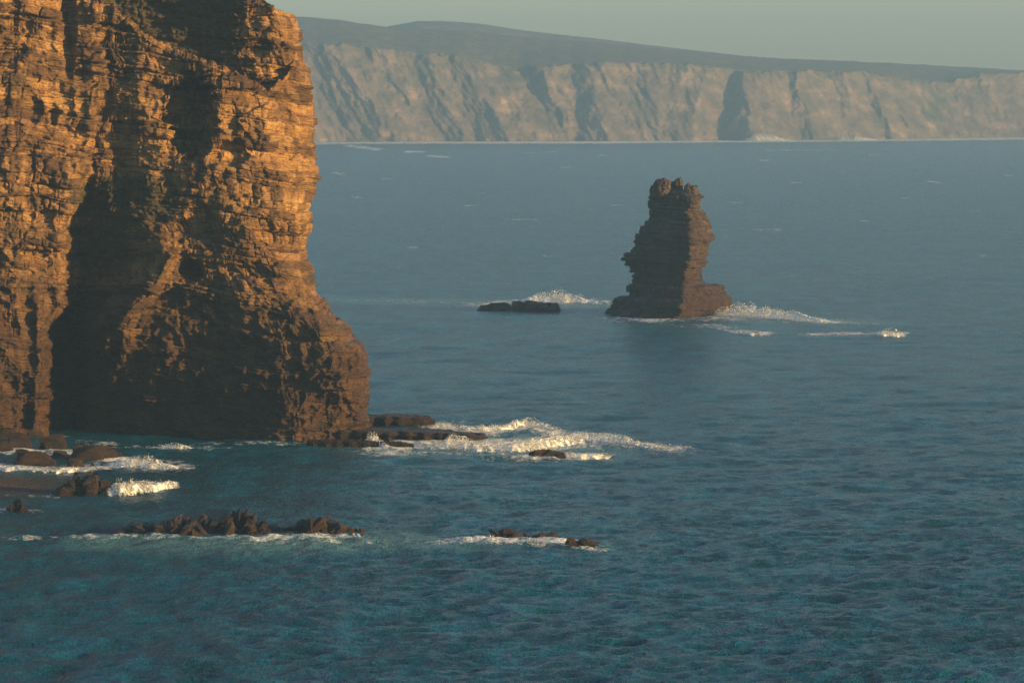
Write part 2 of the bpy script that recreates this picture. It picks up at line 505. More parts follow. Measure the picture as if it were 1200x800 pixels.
# ------------------------------------------------------------------ near headland
def pick(tbl, py):
    rows = sorted(tbl)
    a = np.array([tbl[r] for r in rows], float)
    return np.stack([np.interp(py, rows, a[:, c]) for c in range(a.shape[1])], -1)

SIL = [(-200, 330), (0, 338), (20, 347), (30, 350), (50, 352), (70, 355), (85, 361), (100, 363), (125, 366), (150, 370), (172, 371), (180, 369), (200, 372), (230, 369), (260, 366), (300, 361),
       (308, 361), (315, 371), (340, 374), (352, 381), (365, 387), (375, 401), (385, 411), (395, 415), (405, 427), (415, 434), (430, 432), (470, 432), (500, 433), (540, 438)]
TOP = [(-260, -150), (0, -110), (100, -60), (250, -22), (300, -3), (312, 3), (322, 11), (335, 15), (345, 19), (420, 24)]
CREST = [(-260, -210), (60, -60), (95, -8), (100, 0), (128, 12), (140, 20), (165, 40), (200, 60), (237, 73), (262, 82), (281, 90), (298, 103), (314, 108), (326, 96), (338, 86), (345, 60), (352, 20), (360, -20)]
# columns: far left ... wing edge (4), recess corner (5), rib (6, 7), edge (8), lit column (9); silhouette is column 10
CPX = {
    -200: [-260, -100, 0, 55, 110, 118, 150, 200, 250, 300],
    20: [-260, -100, 0, 55, 110, 118, 150, 200, 255, 305],
    100: [-260, -100, 0, 60, 120, 128, 160, 205, 252, 310],
    200: [-260, -100, 0, 50, 97, 108, 150, 200, 258, 315],
    260: [-260, -100, 0, 45, 74, 88, 160, 205, 262, 315],
    300: [-260, -100, 0, 45, 72, 84, 200, 214, 268, 318],
    330: [-260, -100, 0, 45, 72, 84, 186, 200, 285, 330],
    360: [-260, -100, 0, 45, 74, 82, 152, 174, 300, 345],
    390: [-260, -100, 0, 40, 57, 66, 140, 160, 318, 368],
    420: [-260, -100, 0, 38, 55, 63, 138, 163, 328, 385],
    540: [-260, -100, 0, 36, 52, 60, 140, 200, 327, 385],
}
CYY = {
    -200: [944, 950, 955, 958, 961, 966, 964, 960, 957, 963, 978],
    20: [940, 945, 950, 954, 957, 960, 957, 955, 952, 957, 972],
    100: [938, 943, 947, 950, 952, 954.5, 953, 951.3, 948.5, 952, 966],
    200: [934, 938, 942, 944.5, 946, 953, 950, 947.7, 944.5, 947.5, 957],
    260: [932, 936, 941, 943.5, 945, 956, 947, 945.5, 943.5, 945, 952],
    300: [931, 935, 940, 943, 945, 961, 941.5, 944.8, 943, 943.5, 948.5],
    330: [930, 934, 939, 942, 945, 961, 940, 944.6, 942, 941.5, 945.5],
    360: [930, 934, 938, 941, 944, 961, 939, 944.6, 940.5, 939.5, 942.5],
    390: [930, 934, 938, 941, 944, 961, 941, 946, 938, 936.5, 939],
    420: [930, 934, 938, 941, 944, 961, 948, 948.5, 935, 932.5, 936],
    540: [929, 933, 938, 941, 944.5, 961, 951, 943, 928.5, 929.5, 934],
}
# local hollows and bulges: (x, y, rx, ry, depth m (+ = into the rock), sharpness)
LOCAL = [
    (226, 138, 25, 48, 10.0, 9), (224, 316, 11, 9, 6.0, 4), (268, 180, 22, 13, 2.5, 4), (80, 30, 7, 48, 3.5, 3), (340, 150, 24, 22, 2.2, 3),
    (40, 130, 10, 12, 2.0, 4), (62, 134, 5, 14, 2.0, 4), (35, 410, 6, 60, 1.5, 3), (30, 490, 8, 14, 3.0, 4), (330, 180, 35, 7, 1.5, 4),
    (290, 270, 16, 30, -1.6, 2), (240, 265, 14, 22, 2.0, 3), (320, 240, 20, 16, -1.2, 2), (140, 180, 12, 60, 2.0, 2), (95, 180, 14, 30, 1.5, 2),
    (280, 340, 30, 14, -2.2, 2), (200, 380, 40, 30, 2.0, 2), (260, 410, 50, 16, 3.0, 2), (385, 440, 30, 30, -1.5, 2), (135, 395, 8, 22, 2.5, 3),
    (375, 330, 14, 16, -1.0, 2), (300, 140, 25, 20, -1.5, 2), (20, 300, 20, 50, -1.5, 2), (15, 60, 18, 10, 1.5, 3), (240, 490, 90, 26, 2.5, 3),
    (115, 470, 40, 50, 3.0, 3), (78, 450, 20, 75, 8.0, 4),
]
def build_headland():
    nu, nv, nb, nt_ = 620, 760, 46, 26
    rs = np.random.RandomState(11)
    v = np.linspace(0, 1, nv)[:, None]
    # column parameter: nodes spread by px at mid height
    nodes = np.array([-260, -100, 0, 45, 76, 88, 160, 200, 275, 330, 372.])
    dens = np.concatenate([np.linspace(0, 1, 40)[:-1] ** 1 * 1.0, np.linspace(1, 10, nu - 39)])
    uu = np.interp(dens, np.arange(11), np.arange(11))
    # even spacing by px
    pxs = np.concatenate([np.linspace(-260, -30, 40)[:-1], np.linspace(-30, 372, nu - 39)])
    uu = np.interp(pxs, nodes, np.arange(11))
    sx, sy = np.array([a for a, b in SIL]), np.array([b for a, b in SIL])
    tx, ty = np.array([a for a, b in TOP]), np.array([b for a, b in TOP])
    PY = np.broadcast_to(535 - v * 540, (nv, nu)).copy()
    for _ in range(6):
        tab = np.stack([np.interp(PY[:, :1] * 0 + PY, sorted(CPX), [CPX[r][c] for r in sorted(CPX)]) for c in range(10)], -1)
        sil = np.interp(PY, sx, sy)
        for c in range(3, 10):
            tab[..., c] += 6.0 * perlin(PY / 38., c * 3.7, 0, 88) + 3.0 * perlin(PY / 11., c * 3.7, 0, 89)
        tab = np.concatenate([tab, sil[..., None]], -1)
        i = np.clip(np.floor(uu).astype(int), 0, 9)
        f = (uu - i)
        ar = np.arange(nu)
        PX = tab[:, ar, i] * (1 - f) + tab[:, ar, i + 1] * f
        T = np.interp(PX, tx, ty)
        PY = 535 + (T - 535) * v
    rows = sorted(CYY)
    ty_ = np.stack([np.interp(PY, rows, [CYY[r][c] for r in rows]) for c in range(11)], -1)
    D = ty_[:, ar, i] * (1 - f) + ty_[:, ar, i + 1] * f
    D = blur(blur(D, 3, 1), 4, 0)
    D = D + 3.2 * fbm(PX / 46., PY / 60., 0, 3, 90) - 1.2 * fbm(PX / 22., PY / 14., 0, 2, 91, ridged=True)
    PXs = blur(PX, 2, 1)
    # round the silhouette off
    edge = np.interp(PY, sx, sy) - PX
    D = D + 7.0 * np.clip(1 - edge / 26.0, 0, 1) ** 2.2
    for (x, y, rx, ry, dd, sh) in LOCAL:
        nx_ = 0.22 * perlin(PX / 9., PY / 9., 0, int(x))
        r = (np.abs((PX - x) / rx) ** 2 + np.abs((PY - y) / ry) ** 2) ** 0.5 + nx_
        D = D + dd * (1 / (1 + np.exp(np.clip((r - 1) * sh * 2.2, -30, 30))))
    cr = np.interp(PX, [a for a, b in CREST], [b for a, b in CREST]) + 2.5 * perlin(PX / 7., 0, 0, 3)
    above = cr - PY
    up = np.interp(PX, [-260, 60, 150, 250, 290, 320, 338, 354], [990, 976, 970.5, 964, 960, 959.5, 961.5, 969]) + 0.09 * np.clip(above, 0, 999) * np.clip((290 - PX) / 120, 0, 1) + 0.05 * np.clip(105 - PY, 0, 400) + 3.0 * fbm(PX / 26., PY / 12., 0, 3, 97)
    D = D + (np.maximum(up, D) - D) * smooth(0, 4, above)
    X, Y, Z = unproject(PXs, PY, D)
    # the far side round the corner
    j = np.linspace(0, 1, nb + 1)[1:][None, :]
    bx = X[:, -1:] - 3 * j - 42 * j ** 2.2
    by = Y[:, -1:] + 8 * j + 85 * j ** 1.2
    X = np.concatenate([X, bx], 1); Y = np.concatenate([Y, by], 1); Z = np.concatenate([Z, np.repeat(Z[:, -1:], nb, 1)], 1)
    PXe = np.concatenate([PX, np.repeat(PX[:, -1:], nb, 1)], 1); PYe = np.concatenate([PY, np.repeat(PY[:, -1:], nb, 1)], 1)
    ab = np.concatenate([above, np.repeat(above[:, -1:], nb, 1)], 1)
    # plateau behind the top edge
    k = (np.linspace(0, 1, nt_ + 1)[1:] ** 1.6)[:, None]
    X = np.concatenate([X, X[-1:] * (1 - k) + k * (X[-1:] * 0.4 - 70)], 0)
    Y = np.concatenate([Y, Y[-1:] + k * 110 * (1 - 0.55 * np.linspace(0, 1, nu + nb)[None, :] ** 8)], 0)
    Z = np.concatenate([Z, Z[-1:] + 3.0 * k], 0)
    PXe = np.concatenate([PXe, np.repeat(PXe[-1:], nt_, 0)], 0); PYe = np.concatenate([PYe, np.repeat(PYe[-1:] - 5, nt_, 0)], 0)
    ab = np.concatenate([ab, np.repeat(ab[-1:] + 5, nt_, 0)], 0)
    top = np.zeros(X.shape); top[nv:] = 1
    N = grid_normals(X, Y, Z)
    if N[nv // 2, nu // 2, 1] > 0: N = -N
    N = blur(blur(N, 4, 0), 4, 1); N /= np.linalg.norm(N, axis=-1, keepdims=True) + 1e-9
    # arc length along the wall, for the joints
    ds = np.hypot(np.diff(X[200]), np.diff(Y[200])); S = np.concatenate([[0], np.cumsum(ds)])[None, :] + 0 * X
    wx = 4.0 * fbm(X / 40, Y / 40, Z / 40, 2, 5) + 0.35 * perlin(X / 7., Y / 7., Z / 7., 6)
    zz = Z + 0.10 * X + wx
    a1 = strata(S + .1 * perlin(X / 2, Y / 2, Z / 2, 9), zz, rs, 0.3, 3.4, -30, 150, (0.9, 4.5), 1)
    a2 = strata(S * 1.0 + 40 + 1.0 * perlin(X / 9, Y / 9, Z / 9, 19), zz * 1.0 + 1.1, rs, 2.5, 8.0, -30, 150, (4, 14), 2)
    rubble = smooth(0.02, 0.3, fbm(X / 16., Y / 16., Z / 11., 3, 61))      # zones where the beds are broken up
    veg = np.zeros(X.shape)
    veg = np.maximum(veg, smooth(2, 10, ab) * (1 - .75 * smooth(255, 300, PXe) - .25 * smooth(322, 345, PXe + 8 * perlin(PXe / 10, PYe / 10, 0, 4))))
    for (x, y, rx, ry, a) in [(150, 235, 80, 36, .9), (118, 285, 48, 46, .8), (395, 335, 12, 16, .8), (400, 362, 18, 14, .6), (20, 90, 22, 24, .5), (12, 270, 16, 60, .5), (300, 355, 60, 20, .5),
                              (180, 320, 55, 22, .45), (30, 330, 22, 30, .45), (385, 385, 30, 16, .5), (250, 345, 60, 25, .45), (350, 25, 12, 8, .4), (330, 380, 50, 18, .5), (372, 325, 16, 12, .7)]:
        veg = np.maximum(veg, a * np.exp(-(((PXe - x) / rx) ** 2 + ((PYe - y) / ry) ** 2) ** 1.5))
    veg = np.maximum(veg, top)
    soft = np.clip(veg * 1.2, 0, 1)
    c1_, c2_, cv = worley(X / 9. + .25 * Z / 7, Y / 9., Z / 8., 23)
    sm = 0.3 + 1.05 * ((cv * 7.13) % 1.0)
    amp = sm * (1 - 0.45 * soft * smooth(1, 6, ab) - .2 * soft) * (0.55 + .5 * smooth(-.4, .4, perlin(X / 14., Y / 14., Z / 10., 63)))
    d = amp * (1.25 * a1[0] + 0.8 * (a1[3] - .5) - 0.55 * a1[1] * (1 - .4 * rubble) + 1.5 * a2[0] + 1.6 * (a2[3] - .5) - 0.8 * a2[1]) + (1 - .7 * soft) * 1.0 * (cv - .5)
    d = d + 0.30 * amp * (a1[4] - .5)                                      # each bed undercut a little
    d = d + 0.9 * fbm(X / 13., Y / 13., Z / 13., 2, 31) * (0.5 + .8 * rubble)
    w1, w2, wv = worley(X / 1.5, Y / 1.5, Z / 1.2, 3)
    d = d + (0.22 * rubble) * ((w2 - w1).clip(0, .5) * 0.7 + (wv - .5) * 1.1)
    d = d + 0.22 * fbm(X / .8, Y / .8, Z / .5, 2, 35)
    d = d + soft * 0.5 * fbm(X / 2.2, Y / 2.2, Z / .9, 4, 36)
    fade = smooth(-3, 1, Z) * (1 - .0 * top)
    X = X + N[..., 0] * d; Y = Y + N[..., 1] * d; Z = Z + N[..., 2] * d * 0.6
    tone = np.clip(0.5 * a1[2] ** 1.5 + .7 * (a1[3] > .6) * a1[3] + .3 * a2[3] + 0.3 * a1[1] - .15, 0, 1)
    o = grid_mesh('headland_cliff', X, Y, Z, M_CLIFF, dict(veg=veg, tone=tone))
    tag(o, 'tall golden sunlit headland cliff of layered rock with a dark shaded recess', 'cliff')
    return o, X, Y, Z, veg, ab
HEAD = build_headland()

# ------------------------------------------------------------------ sea stack
def build_stack():
    L = [(200, 774), (209, 771), (212, 769), (220, 763), (228, 761.5), (240, 762), (250, 764), (256, 762), (259, 757), (263, 757), (268, 752), (278, 744), (284, 741), (286, 744), (291, 738), (293, 741), (296, 735), (300, 732), (310, 732), (314, 738), (319, 744), (333, 745), (336, 738), (341, 738), (346, 742),
         (350, 724), (356, 718), (364, 712), (373, 708), (385, 702)]
    R = [(200, 812), (214, 816), (220, 819), (228, 821), (240, 823), (257, 825), (260, 830), (268, 832), (275, 834), (283, 833), (286, 829), (300, 829), (308, 827), (316, 824), (334, 825), (336, 846), (342, 850), (350, 854), (357, 857), (364, 853), (373, 846), (385, 848)]
    E = [(200, 806), (260, 806), (300, 806), (320, 800), (350, 795), (385, 793)]
    Y0 = 1488.0
    nv, na = 430, 420
    t = np.linspace(384, 231, nv)[:, None]
    tq = np.round((t + 1.5 * perlin(t / 17., 0, 0, 77)) / 7.5) * 7.5
    l, r, e = [.5 * np.interp(t, [a for a, b in q], [b for a, b in q]) + .5 * np.interp(tq, [a for a, b in q], [b for a, b in q]) for q in (L, R, E)]
    e = e + 6 * perlin(t / 11., 0, 0, 5) + 3 * perlin(t / 3., 0, 0, 6)
    m = Y0 / F
    ang = np.linspace(0, 2 * math.pi, na, endpoint=False)[None, :]
    # footprint: left corner, front corner, right corner, back corner
    w = (r - l) * m
    lx, ex, rx_ = (l - 600) * m, (e - 600) * m, (r - 600) * m
    front = 0.62 * w + 3.0; backd = 0.42 * w + 2
    cxm = (lx + rx_) / 2
    corners = [(lx, 0 * w), (ex, -front), (rx_, 0.02 * w), (cxm + .1 * w, backd)]
    q = (ang / (2 * math.pi)) * 4
    k = np.floor(q).astype(int) % 4; f = q - np.floor(q)
    f = f - 0.06 * np.sin(2 * math.pi * f)
    cxs = np.concatenate([c[0] for c in corners], 1); cys = np.concatenate([c[1] for c in corners], 1)
    X = np.take_along_axis(cxs, np.repeat(k, nv, 0), 1) * (1 - f) + np.take_along_axis(cxs, np.repeat((k + 1) % 4, nv, 0), 1) * f
    Y = np.take_along_axis(cys, np.repeat(k, nv, 0), 1) * (1 - f) + np.take_along_axis(cys, np.repeat((k + 1) % 4, nv, 0), 1) * f
    bul = 0.05 * w * np.sin(math.pi * f)
    # bulge faces outward a little
    cx0, cy0 = cxm, 0 * w
    rr = np.hypot(X - cx0, Y - cy0) + 1e-6
    X = X + (X - cx0) / rr * bul * .5; Y = Y + (Y - cy0) / rr * bul
    Y = Y + Y0
    Z = unproject(600, t, Y0)[2] + 0 * X
    # close the top: rows collapse
    kc = np.linspace(0, 1, 16)[1:][:, None]
    mx, my = X[-1:].mean(), Y[-1:].mean()
    X = np.concatenate([X, X[-1:] * (1 - kc) + mx * kc]); Y = np.concatenate([Y, Y[-1:] * (1 - kc) + my * kc]); Z = np.concatenate([Z, Z[-1:] + 2.6 * np.sin(kc * 1.57)])
    N = grid_normals(X, Y, Z, True)
    rad = np.stack([X - mx, Y - my, 0 * X], -1); s = np.sign((N * rad).sum(-1).mean()); N = N * s
    N = blur(N, 3, 0); N /= np.linalg.norm(N, axis=-1, keepdims=True) + 1e-9
    rs = np.random.RandomState(4)
    S = (ang * 11 + 0 * X)
    zz = Z + 0.03 * X + 1.3 * fbm(X / 12, Y / 12, Z / 12, 2, 8)
    a1 = strata(S, zz, rs, 1.4, 5.0, -30, 80, (2, 7), 31, 3.0)
    a2 = strata(S + 20, zz + .8, rs, 3, 6, -30, 80, (6, 16), 32)
    d = 1.1 * a1[0] + 2.0 * (a1[3] - .5) - .8 * a1[1] + .8 * a2[0] + 1.5 * (a2[3] - .5) - .5 * a2[1] + .3 * (a1[4] - .5)
    w1, w2, wv = worley(X / 3., Y / 3., Z / 2.2, 5)
    d = d + .8 * (w2 - w1).clip(0, .6) + .8 * (wv - .5) + 1.5 * fbm(X / 8, Y / 8, Z / 6, 4, 12) + .4 * fbm(X / 1.2, Y / 1.2, Z / 1.2, 3, 13)
    d = np.clip(d * 0.85 + .15, -1.7, 1.3)
    d[nv:] *= (1 - kc ** 4)
    X = X + N[..., 0] * d; Y = Y + N[..., 1] * d; Z = Z + N[..., 2] * d * .5
    co = [np.stack([X, Y, Z], -1).reshape(-1, 3)]; tone = [np.clip(.5 * a1[2] + .4 * a1[3] + .2 * a2[2], 0, 1).ravel()]
    nr, nc = X.shape
    idx = np.arange(nr * nc).reshape(nr, nc)
    faces = [np.stack([idx[:-1], np.roll(idx, -1, 1)[:-1], np.roll(idx, -1, 1)[1:], idx[1:]], -1).reshape(-1, 4)]
    off = nr * nc
    # the knobs on top
    for (px, py, w_, h_, dy, sd_) in [(776, 221, 11.5, 13, -2, 1), (783, 222, 8, 12, 3, 2), (795, 222, 6.4, 15, 0, 3), (809, 228, 9.5, 13.5, -4, 4), (769, 229, 8.5, 12, 1, 5), (803, 231, 6, 6, -5, 6), (817, 231, 4.5, 8, 2, 8), (788, 228, 7, 9, 0, 9)]:
        th = np.linspace(0, math.pi, 48)[:, None]; ph = np.linspace(0, 2 * math.pi, 96, endpoint=False)[None, :]
        x = np.sin(th) * np.cos(ph); y = np.sin(th) * np.sin(ph); z = np.cos(th) + 0 * ph
        kx = (abs(x) ** 3 + abs(y) ** 3 + abs(z) ** 3) ** (-1 / 3.) * .88
        rr = kx * (1 + .22 * fbm(x * 1.3, y * 1.3, z * 1.3 + sd_ * 7, 4, 70 + sd_))
        u1, u2, uv = worley(x * 2 + sd_ * 5, y * 2, z * 2.4, 8)
        rr = rr * (0.93 + .25 * (uv - .5) + .15 * (u2 - u1))
        cxx, _, czz = unproject(px, py, Y0)
        co.append(np.stack([cxx + x * rr * w_ * m, Y0 + dy + y * rr * w_ * m * 1.5, czz + z * rr * h_ * m], -1).reshape(-1, 3))
        i2 = np.arange(48 * 96).reshape(48, 96) + off
        faces.append(np.stack([i2[:-1], i2[1:], np.roll(i2, -1, 1)[1:], np.roll(i2, -1, 1)[:-1]], -1).reshape(-1, 4))
        tone.append(rnd(np.arange(48 * 96) // 700, 0, sd_) * .8)
        off += 48 * 96
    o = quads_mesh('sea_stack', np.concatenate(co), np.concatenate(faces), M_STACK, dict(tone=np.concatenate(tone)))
    tag(o, 'tall craggy sea stack of layered dark rock standing alone in the open water', 'sea stack')
build_stack()

# ------------------------------------------------------------------ low rocks: lofted from their ridge line
def ridge_rock(name, prof, base_py, depth, label, cat='rock', seed=0, mat=None, group=None, rough=1.0, lean=0.0, boxy=0.65, n=(170, 60), beds=False, rise=0.35):
    """prof: [(px, py_top)...] along the rock, base_py = its waterline, depth = thickness away from the viewer (m)"""
    pxs = np.array([p[0] for p in prof], float); tops = np.array([p[1] for p in prof], float)
    Yb = float(sea_dist(base_py)) + depth * 0.5
    m = Yb / F
    nu, nv = n
    px = np.linspace(pxs[0], pxs[-1], nu)
    ztop = unproject(0, np.interp(px, pxs, tops), Yb)[2]
    t = (px - pxs[0]) / (pxs[-1] - pxs[0])
    wid = depth * 0.5 * (np.clip(4 * t * (1 - t), 0, 1) ** 0.28) * (0.8 + .35 * perlin(px / 14., seed, 0, seed))
    h = np.maximum(ztop * 1.05 + rise, 0.5)
    th = np.linspace(-0.25, math.pi + 0.25, nv)[:, None]
    c, s = np.cos(th), np.sin(th)
    X = (px[None, :] - 600) * m + 0 * th
    Yg = Yb - np.sign(c) * np.abs(c) ** boxy * wid[None, :] + lean * s
    Z = np.where(s >= 0, np.abs(s) ** boxy, -np.abs(s) ** boxy * 1.0) * h[None, :]
    Z = np.where(s < 0, s * 8.0, Z)
    pinch = 1 + 0 * X
    N = grid_normals(X, Yg, Z)
    if (N[nv // 2, :, 2]).mean() < 0: N = -N
    N = blur(N, 2, 0); N /= np.linalg.norm(N, axis=-1, keepdims=True) + 1e-9
    sc_ = max(0.6, min(3.0, h.max() * .5)) * rough
    o1 = seed * 13.7
    w1, w2, wv = worley(X / (1.5 * sc_) + o1, Yg / (1.5 * sc_), Z / (1.1 * sc_), seed)
    d = sc_ * (.3 * (wv - .5) + .1 * (w2 - w1).clip(0, .7) - .05) + .3 * sc_ * fbm(X / (2.2 * sc_) + o1, Yg / (2.2 * sc_), Z / (2.2 * sc_), 4, seed + 3)
    d = d + .55 * sc_ * (fbm(X / (2.0 * sc_) + o1 + Z * .3, Yg / (1.6 * sc_), Z / (2.6 * sc_), 4, seed + 8, .6, ridged=True) - .1)
    q = (X * .55 - Z * 1.0 + .45 * Yg) / (1.7 * sc_) + .7 * perlin(X / 4., Yg / 4., Z / 4., seed) + seed
    d = d + 1.1 * sc_ * (q - np.floor(q) - .5)
    d = d + 0.22 * fbm(X / .8, Yg / .6, Z / .6, 3, seed + 5)
    tone = np.clip(wv, 0, 1)
    if beds:
        rs = np.random.RandomState(seed)
        a = strata(X + o1, Z + .04 * X, rs, .35, 1.1, -12, 20, (3, 15), seed)
        d = d * .3 + 1.1 * a[0] + .8 * (a[3] - .5) - .3 * a[1]
        tone = a[2]
    X = X + N[..., 0] * d; Yg = Yg + N[..., 1] * d; Z = Z + N[..., 2] * d * .7
    # close the ends
    X = np.concatenate([X[:, :1].mean() + 0 * X[:, :1] - .3, X, X[:, -1:].mean() + 0 * X[:, -1:] + .3], 1)
    Yg = np.concatenate([Yb + 0 * Yg[:, :1], Yg, Yb + 0 * Yg[:, -1:]], 1)
    Z = np.concatenate([-1.5 + 0 * Z[:, :1], Z, -1.5 + 0 * Z[:, -1:]], 1)
    tone = np.pad(tone, ((0, 0), (1, 1)), mode='edge')
    o = grid_mesh(name, X[:, ::-1], Yg[:, ::-1], Z[:, ::-1], mat or M_REEF, dict(tone=tone[:, ::-1]), smooth_shade=False)
    tag(o, label, cat, group)
    return o

def hull_shard(bm, rs, c, w, d, zt, shear=0.0, npts=15):
    """one angular block: the convex hull of scattered points, from below the water to its top"""
    vs = []
    for _ in range(npts):
        u = rs.rand() ** .8
        z = -2.0 + (zt + 2.0) * u
        k = (1 - .42 * u ** 2) * (.8 + .2 * rs.rand())
        a = rs.rand() * 2 * math.pi
        cx, cy = math.copysign(abs(math.cos(a)) ** .6, math.cos(a)), math.copysign(abs(math.sin(a)) ** .6, math.sin(a))
        vs.append(bm.verts.new((c[0] + w * k * cx + shear * max(z, 0), c[1] + d * k * cy, z)))
    vs.append(bm.verts.new((c[0] + shear * zt + w * .25 * (rs.rand() - .5), c[1] + d * .3 * (rs.rand() - .5), zt)))
    r = bmesh.ops.convex_hull(bm, input=vs)
    bmesh.ops.delete(bm, geom=[g for g in r['geom_interior'] if isinstance(g, bmesh.types.BMVert)], context='VERTS')

def shard_rock(name, prof, base_py, depth, label, cat='rock', seed=0, rough=1.0, boxy=0.7, n=None, rise=1.0, step=5.5):
    rs = np.random.RandomState(seed + 900)
    pxs = np.array([p[0] for p in prof], float); tops = np.array([p[1] for p in prof], float)
    Yb = float(sea_dist(base_py)) + depth * .5
    m = Yb / F
    bm = bmesh.new()
    L = pxs[-1] - pxs[0]
    step = min(step, L / 6.); k = max(5, int(L / step))
    for i in range(k):
        f = (i + .5) / k
        px = pxs[0] + L * f
        zt = float(unproject(0, np.interp(px, pxs, tops), Yb)[2]) * 1.04 + rise * .75
        w = (step * (1.3 + 1.5 * rs.rand())) * m
        edge = (4 * f * (1 - f)) ** .4
        hull_shard(bm, rs, ((px - 600) * m, Yb + depth * .12 * rs.normal() * edge), min(w, (.6 + L * min(f, 1 - f)) * m + .5), depth * (.24 + .2 * rs.rand()) * (.5 + .5 * edge), max(zt, .5), .25 * rs.normal() + .12)
    for i in range(k):                       # lower blocks leaning against the ridge, front and back
        f = .05 + .9 * rs.rand(); px = pxs[0] + L * f
        zt = (float(unproject(0, np.interp(px, pxs, tops), Yb)[2])) * (.3 + .45 * rs.rand()) + rise * .7
        side = -1 if rs.rand() < .65 else 1
        hull_shard(bm, rs, ((px - 600) * m, Yb + side * depth * (.2 + .25 * rs.rand())), step * (.9 + 1.3 * rs.rand()) * m, depth * (.12 + .14 * rs.rand()), max(zt, .3), .5 * rs.normal(), 12)
    bmesh.ops.triangulate(bm, faces=bm.faces[:])
    bmesh.ops.subdivide_edges(bm, edges=bm.edges[:], cuts=2, use_grid_fill=True)
    co = np.array([v.co[:] for v in bm.verts])
    for kk, a in ((1.1, .20), (.35, .07)):
        dx = perlin(co[:, 0] / kk, co[:, 1] / kk, co[:, 2] / kk, seed); dz = perlin(co[:, 0] / kk, co[:, 1] / kk, co[:, 2] / kk, seed + 7)
        co[:, 0] += a * dx; co[:, 1] += a * dz; co[:, 2] += a * .6 * dx
    for v, c in zip(bm.verts, co): v.co = c
    me = bpy.data.meshes.new(name); bm.to_mesh(me); bm.free()
    me.materials.append(M_REEF)
    o = bpy.data.objects.new(name, me); SC.collection.objects.link(o)
    tag(o, label, cat)
    return o

shard_rock('flat_rock', [(560, 361), (566, 358.5), (580, 356), (592, 354.5), (612, 353), (628, 354), (640, 355), (652, 356), (657, 361)], 366, 14,
           'low flat dark rock awash in the open water left of the sea stack', seed=3, rough=.8, boxy=1.1, n=(260, 70), rise=.2)
shard_rock('reef_rock', [(131, 629), (140, 623), (150, 618), (162, 618), (170, 620), (180, 622), (188, 614), (196, 611), (203, 609), (214, 613), (222, 612), (232, 608), (240, 610), (250, 613), (260, 611), (262, 603), (266, 600), (272, 601), (280, 606), (290, 608), (300, 613), (312, 618), (325, 624), (336, 630)],
           633, 15, 'largest jagged dark reef in the foreground with a pointed top', seed=7, n=(420, 80), rough=.8, boxy=.75)
shard_rock('reef_rock', [(330, 629), (338, 621), (344, 621), (350, 611), (358, 609), (368, 610), (380, 613), (394, 616), (398, 621), (412, 623), (424, 626), (440, 631)],
           632, 11, 'wedge shaped dark reef just right of the largest foreground reef', seed=12, n=(240, 70), rough=.8, boxy=.7)
shard_rock('reef_rock', [(578, 634), (583, 628), (592, 624), (600, 626), (612, 630), (622, 636), (630, 640)], 639, 7,
           'first of three small wave washed rocks, the leftmost, with surf breaking at its left', seed=15, n=(150, 50), rough=.7)
shard_rock('reef_rock', [(622, 634), (628, 629), (640, 627), (650, 632), (663, 638)], 638, 5,
           'middle one of three small wave washed rocks', seed=18, n=(120, 50), rough=.7)
shard_rock('reef_rock', [(662, 641), (666, 635), (676, 636), (690, 640), (704, 647)], 647, 6,
           'rightmost of three small wave washed rocks, with white water running down it', seed=21, n=(130, 50), rough=.7)
shard_rock('reef_rock', [(619, 535), (625, 531), (636, 530), (650, 531), (662, 536)], 537, 5,
           'tiny dark rock half buried in surf beyond the ledges', seed=24, n=(110, 40), rough=.6)
shard_rock('reef_rock', [(63, 579), (72, 571), (80, 561), (92, 558), (104, 558), (112, 564), (124, 570), (132, 577)], 580, 8,
           'black angular rock in shadow with a breaker at its right', seed=27, n=(160, 60), rough=.8)
shard_rock('reef_rock', [(7, 601), (11, 596), (17, 588), (20, 589), (24, 598), (27, 602)], 602, 4,
           'small pointed reddish rock ringed by foam near the left edge', seed=29, n=(80, 40), rough=.5)
# ledges at the foot of the headland
ridge_rock('rock_ledge', [(405, 488), (425, 487), (440, 487), (470, 486), (500, 487), (506, 488), (509, 497)], 501, 12,
           'upper flat rock ledge reaching out from the foot of the headland', 'ledge', seed=33, n=(220, 60), rough=.4, boxy=.3, beds=True, rise=.1)
ridge_rock('rock_ledge', [(330, 503), (400, 502), (440, 503), (500, 504), (540, 506), (552, 508), (566, 510), (570, 515)], 518, 16,
           'lower longer rock ledge with water pouring over its edge', 'ledge', seed=36, n=(340, 60), rough=.4, boxy=.3, beds=True, rise=.1)
ridge_rock('rock_ledge', [(360, 518), (400, 517), (440, 519), (470, 520), (484, 523)], 524, 5,
           'thin wet rock shelf awash in front of the lower ledge', 'ledge', seed=38, n=(180, 40), rough=.3, boxy=.3)

